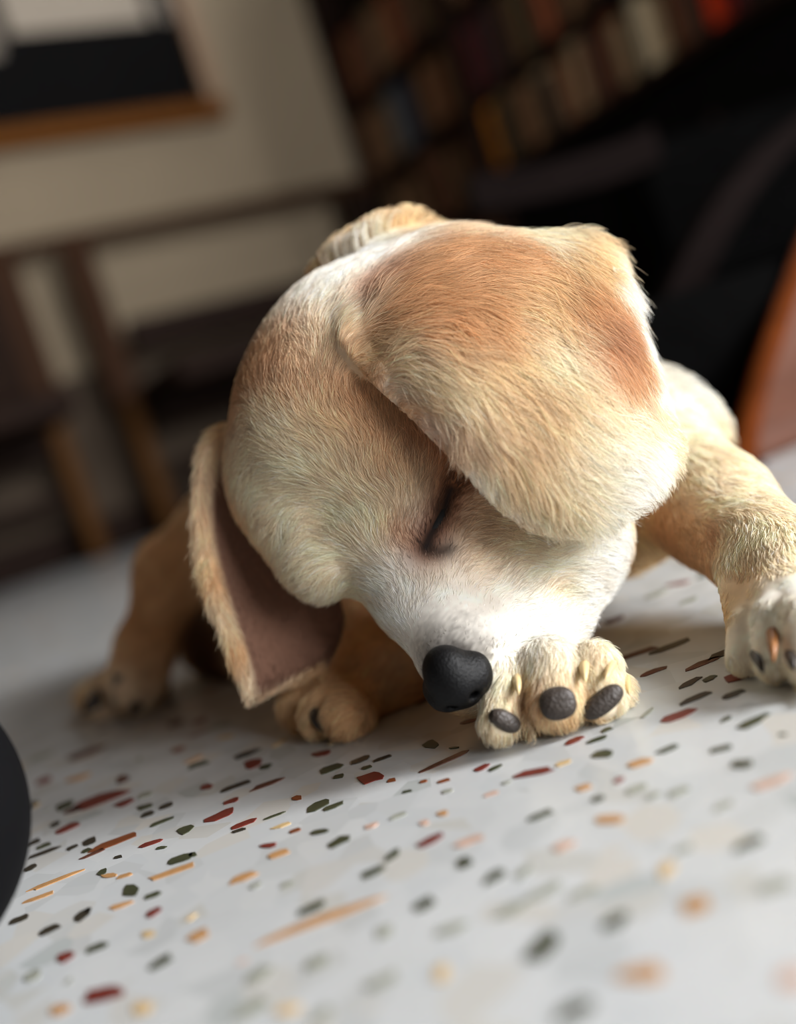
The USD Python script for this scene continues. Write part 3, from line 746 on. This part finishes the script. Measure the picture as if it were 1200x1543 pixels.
def seg_dist(p, line):
    best = np.full(len(p), 1.0)
    for a, b in zip(line[:-1], line[1:]):
        t = np.clip(((p - a) @ (b - a)) / max((b - a) @ (b - a), 1e-12), 0, 1)
        best = np.minimum(best, np.linalg.norm(p - a - t[:, None] * (b - a), axis=1))
    return best


nose_c, nose_n = hit(690, 1005)
nose_top = hit(690, 965)[0]


def fur_colour(p, code, u, v, inner):
    out = np.zeros((len(p), 3))
    for s in range(0, len(p), 20000):
        q = p[s:s + 20000]
        w = np.exp(-((q[:, None] - sp_pos[None]) ** 2).sum(-1) / (2 * sp_sig ** 2)[None]) + 1e-9
        base = lin(PAL["gold"])
        out[s:s + 20000] = (w @ sp_col + 0.02 * base) / (w.sum(1, keepdims=True) + 0.02)
    f = (meshkit.noise(p * 220, 3)[:, None] - 0.5) * 0.30 + (meshkit.noise(p * 700, 4)[:, None] - 0.5) * 0.2
    out *= 1 + f
    hd = (code == 1)
    ds = seg_dist(p, slit)
    k = (np.exp(-(ds / 0.0085) ** 2) * hd)[:, None]
    out = out * (1 - .92 * k) + .92 * k * lin((132, 66, 24))
    k = (np.exp(-(ds / 0.0028) ** 2) * hd)[:, None]
    out = out * (1 - k) + k * lin(PAL["dark"])
    k = (np.exp(-(seg_dist(p, inner_corner) / 0.0026) ** 2) * hd)[:, None] * .85
    out = out * (1 - k) + k * lin(PAL["dark"])
    dn = np.linalg.norm(p - nose_c, axis=1)
    k = (np.clip(1.35 - dn / 0.0145 + (meshkit.noise(p * 1500, 8) - .5) * .5, 0, 1) * hd)[:, None] * .9
    out = out * (1 - k) + k * lin((44, 36, 32))
    ri = ((code == 3) & inner)
    k = (np.clip((v - 0.09) / 0.10, 0, 1) * np.clip((1.01 - u) / .04, 0, 1) * ri)[:, None]
    out = out * (1 - k) + k * lin(PAL["mauve"])
    out = np.where(((code == 2) & inner)[:, None], lin(PAL["buff"]), out)
    return np.clip(out, 0.01, 0.96)


vc, vu, vvv, vin = regions(bvv, bn)
vcol = fur_colour(bvv, vc, vu, vvv, vin)
skin = usdkit.material(stage, "/World/Looks/fur_skin", {"a": ("attribute", {"attribute": "displayColor"}), "p": ("principled_bsdf", {"roughness": 0.9, "specular_ior_level": 0.1, "sheen_weight": 0.2})}, [("a.color", "p.base_color")], surface="p.BSDF")
hair_look = usdkit.material(stage, "/World/Looks/fur_hair", {
    "a": ("attribute", {"attribute": "displayColor"}), "d": ("principled_bsdf", {"roughness": 0.45, "specular_ior_level": 0.35}), "t": ("translucent_bsdf", {}), "m": ("mix_closure", {"fac": 0.35})},
    [("a.color", "d.base_color"), ("a.color", "t.color"), ("d.BSDF", "m.closure1"), ("t.BSDF", "m.closure2")], surface="m.closure")

dog = thing("puppy", "cream and tan puppy with long floppy ears lying on the terrazzo floor, chewing its paw", "dog", (0, 0.4, 0))
body_prim = obj("body", bm, skin, dog, True)
UsdGeom.PrimvarsAPI(body_prim).CreatePrimvar("displayColor", Sdf.ValueTypeNames.Color3fArray, "vertex").Set(Vt.Vec3fArray.FromNumpy((vcol * 0.85).astype(np.float32)))

# lie of the fur: arrows read off the photograph, spread over the surface
FLOW = [(690, 960, -.1, -1), (640, 930, -.5, -1), (740, 930, .5, -.8), (800, 920, .9, -.3), (880, 880, 1, -.1), (820, 830, 1, -.1), (740, 850, .9, -.5), (740, 790, 1, -.3), (600, 880, -.5, -.9), (620, 970, -.6, -.6), (590, 800, -.5, -.9), (560, 760, -.5, -.9), (620, 760, .0, -1), (640, 740, .2, -1), (620, 700, .1, -1), (650, 680, .3, -1),
        (540, 820, -.8, -.3), (500, 870, -.4, .9), (460, 830, -.7, .7), (430, 760, -.8, .5), (500, 780, -.9, -.3), (480, 700, -.6, -.8), (540, 660, -.3, -1), (600, 640, .1, -1), (420, 660, -.5, -.8), (400, 580, -.4, -.9), (450, 520, -.4, -.9), (500, 450, .1, -1), (360, 640, -.6, .3), (380, 700, -.8, .6), (560, 400, .5, -.9),
        (560, 470, 1, -.3), (600, 430, 1, .0), (640, 400, 1, .1), (700, 400, 1, .1), (780, 380, 1, .15), (850, 400, .6, .8), (900, 450, .4, 1), (920, 520, .3, 1), (650, 480, 1, .15), (560, 520, .8, -.1), (720, 480, 1, .3), (620, 560, .7, .7), (700, 560, .8, .7), (780, 520, .8, .6), (850, 560, .7, .7), (680, 640, .6, .9), (760, 640, .7, .8), (830, 640, .9, .5), (900, 640, 1, .3), (960, 640, 1, .3), (800, 730, .7, .8), (870, 720, 1, .4), (940, 720, 1, .2), (760, 740, .6, .9), (850, 780, .8, .6),
        (300, 780, -.3, 1), (310, 860, -.2, 1), (350, 960, 0, 1), (400, 900, .1, 1), (240, 820, -.3, 1), (220, 930, -.1, 1), (200, 1030, -.5, .8), (560, 980, -.2, 1), (500, 1050, -.7, .7), (1030, 640, .7, .6), (1090, 740, .8, .6), (1010, 800, .6, .7), (1160, 830, .6, .8), (1120, 900, -.2, 1), (1170, 960, -.1, 1),
        (760, 1040, -.3, .9), (830, 990, 0, .9), (900, 990, .3, .9), (820, 1090, -.2, 1), (870, 1050, .2, 1), (930, 1040, .4, .8)]
fl_pos, fl_dir = [], []
for px, py, dx, dy in FLOW:
    q, n = hit(px, py)
    if q is None:
        continue
    t = RGT * dx - UPV * dy
    t = t - n * (t @ n)
    fl_pos.append(q), fl_dir.append(t / (np.linalg.norm(t) + 1e-9))
fl_pos, fl_dir = np.array(fl_pos), np.array(fl_dir)
fl_tree = cKDTree(fl_pos)
HR = np.random.default_rng(42)


def flow(p, n):
    d, i = fl_tree.query(p, k=6)
    w = 1 / (d ** 2 + 0.004 ** 2)
    t = (fl_dir[i] * w[..., None]).sum(1)
    for k, (sc, amp) in enumerate(((90, 0.55), (280, 0.3))):
        t = t + amp * np.linalg.norm(t, axis=1, keepdims=True) * 2 * (np.stack([meshkit.noise(p * sc, 20 + 3 * k + j) for j in range(3)], -1) - 0.5)
    t -= n * (t * n).sum(1, keepdims=True)
    return t / (np.linalg.norm(t, axis=1, keepdims=True) + 1e-9)


def scatter_roots(dens):
    """random roots on the body, dens hairs per square centimetre at each triangle"""
    area = bm.area_faces * 1e4
    lam = area * dens
    cnt = np.floor(lam + HR.random(len(lam))).astype(int)
    tri = np.repeat(np.arange(len(cnt)), cnt)
    a, b = HR.random(len(tri)), HR.random(len(tri))
    fl = a + b > 1
    a[fl], b[fl] = 1 - a[fl], 1 - b[fl]
    f = bm.faces[tri]
    w = np.stack([1 - a - b, a, b], 1)[..., None]
    p, n = (bvv[f] * w).sum(1), (bn[f] * w).sum(1)
    return p, n / (np.linalg.norm(n, axis=1, keepdims=True) + 1e-9)


fc = bvv[bm.faces].mean(1)
fnn = bm.face_normals
fcode, fu, fv, fin = regions(fc, fnn)
view = CAM - fc
view /= np.linalg.norm(view, axis=1, keepdims=True)
facing = (fnn * view).sum(1)
dens = np.select([fcode == 1, fcode == 2, fcode == 3, fcode == 4], [480.0, 460.0, 260.0, 420.0], 75.0)
dens = np.where(facing < -0.3, dens * 0.22, dens)
dens = np.where((fcode == 0) & (fc[:, 1] > 0.50), dens * 0.5, dens)
dens = np.where((fcode == 0) & (fc[:, 1] < 0.31), 380, np.where((fcode == 0) & (fc[:, 1] < 0.35), 180, dens))
dens = np.where(fcode == 5, 300, dens)
dens = np.where(fc[:, 2] < 0.0012, 0, dens)
dens = np.where((fcode == 2) & fin, dens * 0.2, dens)
roots, rn = scatter_roots(dens)
code, eu, ev, einn = regions(roots, rn)
col = fur_colour(roots, code, eu, ev, einn)
tdir = flow(roots, rn)
L = np.select([code == 1, code == 2, code == 3, code == 4], [0.0072, 0.0155, 0.0050, 0.0046], 0.0060)
dn = np.linalg.norm(roots - nose_c, axis=1)
muz = hit(740, 900)[0]
L = np.where(code == 1, L * np.clip((np.linalg.norm(roots - nose_c, axis=1) - 0.002) / 0.045, 0.3, 1), L)
ds = seg_dist(roots, slit)
L = np.where((code == 1) & (ds < 0.012), L * np.clip(ds / 0.012, 0.6, 1), L)
L = np.where((code == 3) & einn & (ev > 0.12), 0.0022, L)
L = np.where(code == 2, L * (0.35 + 0.65 * np.clip(ev / 0.22, 0, 1)) * np.where(eu > 0.86, 0.55, 1.0), L)
L = np.where((code == 2) & einn, 0.003, L)
L = np.where((code == 3) & (eu > 0.9), 0.003, L)
edge = ((code == 2) | (code == 3)) & ((np.minimum(ev, 1 - ev) < 0.05) | (eu > 0.94))
L = np.where(edge & (code == 2), L * 0.6, L)
L = np.where(edge & (code == 3), L * 1.3, L)
L = np.where((code == 0) & (roots[:, 1] < 0.33), 0.005, L)
L = np.where((code == 0) & (roots[:, 1] < 0.31), 0.0026 + 0.0032 * np.clip((roots[:, 2] - 0.014) / 0.03, 0, 1), L)
neck = code == 5
L = np.where(neck, 0.012, L)
shoulder = (code == 0) & (np.linalg.norm(roots - at(1030, 600, .39), axis=1) < 0.02)
L = np.where(shoulder, 0.011, L)
tuft = (code == 4) & (np.linalg.norm(roots - hit(800, 1078)[0], axis=1) < 0.0045)
L = np.where(tuft, 0.010, L)
keep = ~((code == 1) & (dn < 0.0085)) & ~((code == 1) & (ds < 0.0009))
for px, py, rx, ry, _t in PADS:
    q, _ = hit(px, py)
    keep &= ~(np.linalg.norm(roots - q, axis=1) < (rx + ry) / 2 * 0.9 * 0.28 / FPX)
L *= HR.uniform(0.65, 1.25, len(L))
lift = np.select([code == 1, code == 2, code == 3], [0.22, 0.19, 0.30], 0.30) * HR.uniform(0.6, 1.5, len(L))
low = (code == 0) & (roots[:, 1] < 0.31) & (roots[:, 2] < 0.024)
lift = np.where(low, 0.2, lift)
lift = np.where(tuft, 0.85, lift)
lift = np.where(neck | shoulder, 0.93, lift)
lift = np.where(edge, lift * 1.3, lift)
rough = np.select([code == 1, code == 2], [0.13, 0.22], 0.18)
tdir = tdir + HR.normal(0, 1, tdir.shape) * rough[:, None]
tdir -= rn * (tdir * rn).sum(1, keepdims=True)
tdir /= np.linalg.norm(tdir, axis=1, keepdims=True) + 1e-9
K = 5
s = np.linspace(0, 1, K)[None, :, None]
T, Nn, LL = tdir[:, None], rn[:, None], L[:, None, None]
side = np.cross(rn, tdir)[:, None] * HR.normal(0, 0.18, len(L))[:, None, None]
pts = roots[:, None] + LL * (s * (T * np.sqrt(1 - np.clip(lift, 0, .9) ** 2)[:, None, None]) + (1.5 * s - 0.9 * s * s) * lift[:, None, None] * Nn + s * s * side - np.array([0, 0, 1.0]) * 0.10 * s * s) - Nn * 0.0004
# hairs draw together towards the tips in small locks
for cd, cell, amt in ((2, 0.0042, 0.62), (1, 0.0022, 0.40), (0, 0.003, 0.5), (3, 0.003, 0.45), (4, 0.0018, 0.55), (5, 0.006, 0.95)):
    ii = np.where((code == cd) & keep)[0]
    if len(ii) < 50:
        continue
    nc = max(int(len(ii) / 14), 10) if cd not in (2, 5) else max(int(len(ii) / (45 if cd == 2 else 90)), 10)
    cen = HR.choice(ii, nc, replace=False)
    _, j = cKDTree(roots[cen]).query(roots[ii])
    g = cen[j]
    rel = pts[g] - roots[g][:, None]
    target = pts[g] + (roots[ii] - roots[g])[:, None] * 0.25
    d0 = np.linalg.norm(roots[ii] - roots[g], axis=1)
    wgt = (amt * HR.uniform(0.3, 1.1, len(ii)) * np.clip(1.5 - d0 / cell, 0, 1))[:, None, None] * s ** 1.6
    pts[ii] = pts[ii] * (1 - wgt) + target * wgt
pts[..., 2] = np.maximum(pts[..., 2], 0.0006)
jit = np.exp(HR.normal(0, 0.20, len(L)))[:, None]
col = np.clip((col ** 0.96) * jit, 0.008, 0.97)


def fur(name, m, width, label=None):
    m = m & keep
    P, C_ = pts[m] - np.array([0, 0.4, 0]), col[m]
    c = UsdGeom.BasisCurves.Define(stage, path_for(name, dog))
    c.CreateTypeAttr("cubic"), c.CreateBasisAttr("catmullRom"), c.CreateWrapAttr("pinned")
    n = len(P)
    c.CreatePointsAttr(Vt.Vec3fArray.FromNumpy(P.reshape(-1, 3).astype(np.float32)))
    c.CreateCurveVertexCountsAttr(Vt.IntArray.FromNumpy(np.full(n, K, np.int32)))
    w = width * np.array([1.0, 1.0, 0.85, 0.6, 0.15])[None] * HR.uniform(0.7, 1.2, (n, 1))
    c.CreateWidthsAttr(Vt.FloatArray.FromNumpy(w.ravel().astype(np.float32)))
    c.SetWidthsInterpolation("vertex")
    UsdGeom.PrimvarsAPI(c).CreatePrimvar("displayColor", Sdf.ValueTypeNames.Color3fArray, "uniform").Set(Vt.Vec3fArray.FromNumpy(C_.astype(np.float32)))
    UsdShade.MaterialBindingAPI.Apply(c.GetPrim()).Bind(hair_look)
    tag(c.GetPrim(), label)
    print(name, n)


fur("head_fur", code == 1, 0.00013, "short cream and tan fur of the head, white on the muzzle")
fur("ear_fur", code == 2, 0.00014, "long wavy golden fur of the ear lying over the face")
fur("ear_fur", code == 3, 0.00016, "fur fringe and bare brown inside of the hanging ear")
fur("paw_fur", code == 4, 0.00014)
fur("body_fur", (code == 0) | (code == 5), 0.00023, "tan fur of the body and legs")

# ------------------------------------------------------------------ nose, eye, pads and claws
HF = RGT * .20 - UPV * .68 - FWD * .70
HF /= np.linalg.norm(HF)
HL = RGT * .81 + UPV * .52 - FWD * .27
HL -= HF * (HL @ HF)
HL /= np.linalg.norm(HL)
HU = np.cross(HF, HL)


def local(c, f, l, u):
    return c + (HF * f + HL * l + HU * u) * CMM


nc_ = at(687, 1026, .284)
nf = Field(nc_ - 0.02, nc_ + 0.02, 0.0005)
for (f, l, u), r, k in (((0, 0, .05), .82, .3), ((.1, .52, -.2), .50, .25), ((.1, -.52, -.2), .50, .25), ((-.25, 0, .55), .58, .4), ((.1, .0, -.55), .42, .3), ((-.2, .65, -.1), .40, .3), ((-.2, -.65, -.1), .40, .3)):
    nf.ball(local(nc_, f, l, u), r * CMM, k * CMM)
for sgn in (-1, 1):
    nf.cone(local(nc_, .95, sgn * .40, -.12), local(nc_, .35, sgn * .30, -.1), .17 * CMM, .15 * CMM, .12 * CMM, cut=True)
    nf.cone(local(nc_, .75, sgn * .62, -.30), local(nc_, .45, sgn * 1.05, -.42), .09 * CMM, .07 * CMM, .12 * CMM, cut=True)
nf.cone(local(nc_, 1.0, 0, .1), local(nc_, .62, 0, -1.0), .07 * CMM, .07 * CMM, .12 * CMM, cut=True)
nv, nfc = surface(nf.d, nf.lo, nf.h)
nm_ = trimesh.Trimesh(nv, nfc, process=False)
trimesh.smoothing.filter_taubin(nm_, iterations=6)
if nm_.volume < 0:
    nm_.invert()
nose_look = usdkit.material(stage, "/World/Looks/nose_leather", {
    "g": ("geometry", {}), "v": ("voronoi_texture", {"scale": 1500.0, "feature": "f1"}), "b": ("bump", {"strength": 0.3, "distance": 0.0006}),
    "p": ("principled_bsdf", {"base_color": tuple(lin((11, 11, 12))), "roughness": 0.5, "specular_ior_level": 0.18})},
    [("g.position", "v.vector"), ("v.distance", "b.height"), ("b.normal", "p.normal")], surface="p.BSDF")
obj("nose", nm_, nose_look, dog, True, "matt black leathery nose")

pad_look = usdkit.material(stage, "/World/Looks/paw_pad", {
    "g": ("geometry", {}), "v": ("voronoi_texture", {"scale": 1100.0, "feature": "f1"}), "b": ("bump", {"strength": 0.5, "distance": 0.0005}),
    "p": ("principled_bsdf", {"base_color": tuple(lin((58, 50, 44))), "roughness": 0.5})},
    [("g.position", "v.vector"), ("v.distance", "b.height"), ("b.normal", "p.normal")], surface="p.BSDF")
claw_look = look("claw_horn", (216, 190, 140), 0.35, 0.1, 300, 0.5)
claw_brown = look("claw_brown", (150, 98, 52), 0.4, 0.15, 300, 0.5)
claw_dark = look("claw_dark", (42, 34, 28), 0.4, 0.15, 300, 0.5)


def pad(px, py, rx, ry, tilt, deep=0.0028):
    p, n = hit(px, py)
    z = (p - CAM) @ FWD
    t = math.radians(tilt)
    a = RGT * math.cos(t) + UPV * math.sin(t)
    a -= n * (a @ n)
    a /= np.linalg.norm(a)
    b = np.cross(n, a)
    m = trimesh.creation.icosphere(4, 1.0)
    v = m.vertices
    v = np.sign(v) * np.abs(v) ** 0.85
    m.vertices = p - n * 0.0006 + np.outer(v[:, 0], a) * rx * z / FPX + np.outer(v[:, 1], b) * ry * z / FPX + np.outer(v[:, 2], n) * deep
    obj("paw_pad", m, pad_look, dog, True)


for args in PADS:
    pad(*args)


def claw(p0, p1, w, lk, out=0.0035, base=None, tip=None):
    """curved tapering horn from the skin at pixel p0 to a tip in front of pixel p1"""
    a, n = hit(*p0)
    b, nb = hit(*p1)
    if a is None:
        return
    if b is None:
        b = at(*p1, (a - CAM) @ FWD)
    z = (a - CAM) @ FWD
    tipp = b - ray(*p1) * out
    a0 = a + ray(*p0) * 0.002
    mid = (a0 + tipp) / 2 - ray(*p0) * out * 0.9
    t = np.linspace(0, 1, 14)[:, None]
    path = (1 - t) ** 2 * a0 + 2 * t * (1 - t) * mid + t * t * tipp
    path[:, 2] = np.maximum(path[:, 2], 0.0012)
    d = np.gradient(path, axis=0)
    d /= np.linalg.norm(d, axis=1, keepdims=True)
    u = np.cross(d, FWD)
    u /= np.linalg.norm(u, axis=1, keepdims=True)
    v_ = np.cross(d, u)
    ang = np.linspace(0, 2 * np.pi, 12, endpoint=False)
    r = w / 2 * z / FPX * np.array([1, 1, .98, .95, .92, .87, .82, .76, .68, .58, .46, .32, .17, .03])
    ring = path[:, None] + r[:, None, None] * (np.cos(ang)[None, :, None] * u[:, None] + 1.15 * np.sin(ang)[None, :, None] * v_[:, None])
    f = []
    for i in range(13):
        for j in range(12):
            q = (i * 12 + j, i * 12 + (j + 1) % 12, (i + 1) * 12 + (j + 1) % 12, (i + 1) * 12 + j)
            f += [(q[0], q[1], q[2]), (q[0], q[2], q[3])]
    m = trimesh.Trimesh(ring.reshape(-1, 3), f, process=False)
    m.fix_normals()
    obj("claw", m, lk, dog, True)


for args in (((779, 1018), (782, 1048), 14, claw_look, .004), ((880, 998), (882, 1031), 15, claw_look, .0045), ((924, 998), (911, 1027), 13, claw_look, .004), ((944, 1022), (949, 1047), 12, claw_look, .003),
             ((1164, 950), (1166, 1000), 17, claw_brown, .006), ((1138, 985), (1152, 1016), 15, claw_dark, .004), ((1192, 985), (1198, 1012), 18, claw_dark, .004),
             ((183, 1012), (170, 1068), 24, claw_dark, .006), ((150, 1050), (124, 1074), 26, claw_dark, .006), ((208, 1060), (196, 1080), 18, claw_dark, .005),
             ((478, 1076), (486, 1104), 26, claw_dark, .003)):
    claw(*args)

# the shut eye: a dark sliver of eyeball between the lids, and lashes
ev_ = np.array(slit)
nrm = np.array([hit(*p)[1] for p in ((679, 738), (672, 762), (660, 788), (648, 808), (642, 824))])
path = curve(ev_ - nrm * 0.0011, 20)
wid = 0.0023 * np.sin(np.linspace(0.25, np.pi - 0.25, 20)) ** 0.7
t_ = np.gradient(path, axis=0)
t_ /= np.linalg.norm(t_, axis=1, keepdims=True)
nn_ = np.array([nrm.mean(0)] * 20)
bb_ = np.cross(nn_, t_)
ang = np.linspace(0, 2 * np.pi, 10, endpoint=False)
ring = path[:, None] + wid[:, None, None] * (np.cos(ang)[None, :, None] * bb_[:, None] + .55 * np.sin(ang)[None, :, None] * nn_[:, None])
f = [(i * 10 + j, i * 10 + (j + 1) % 10, (i + 1) * 10 + (j + 1) % 10, (i + 1) * 10 + j) for i in range(19) for j in range(10)]
eye_m = trimesh.Trimesh(ring.reshape(-1, 3), np.array([x for q in f for x in ((q[0], q[1], q[2]), (q[0], q[2], q[3]))]), process=False)
eye_m.fix_normals()
obj("eye", eye_m, look("eye_dark", (14, 11, 10), 0.6, 0.1, 100, 0.2), dog, True, "dark slit of the shut eye")

# ------------------------------------------------------------------ black ball at the left edge
bc = at(-236, 1262, 0.244)
ball = obj("ball", trimesh.creation.icosphere(4, bc[2]).apply_translation(bc), look("black_rubber", (9, 9, 11), 0.8, 0.1, 40, 0.08), None, True)
tag(ball, "black rubber ball on the white terrazzo, cut off by the picture's left edge", "ball")
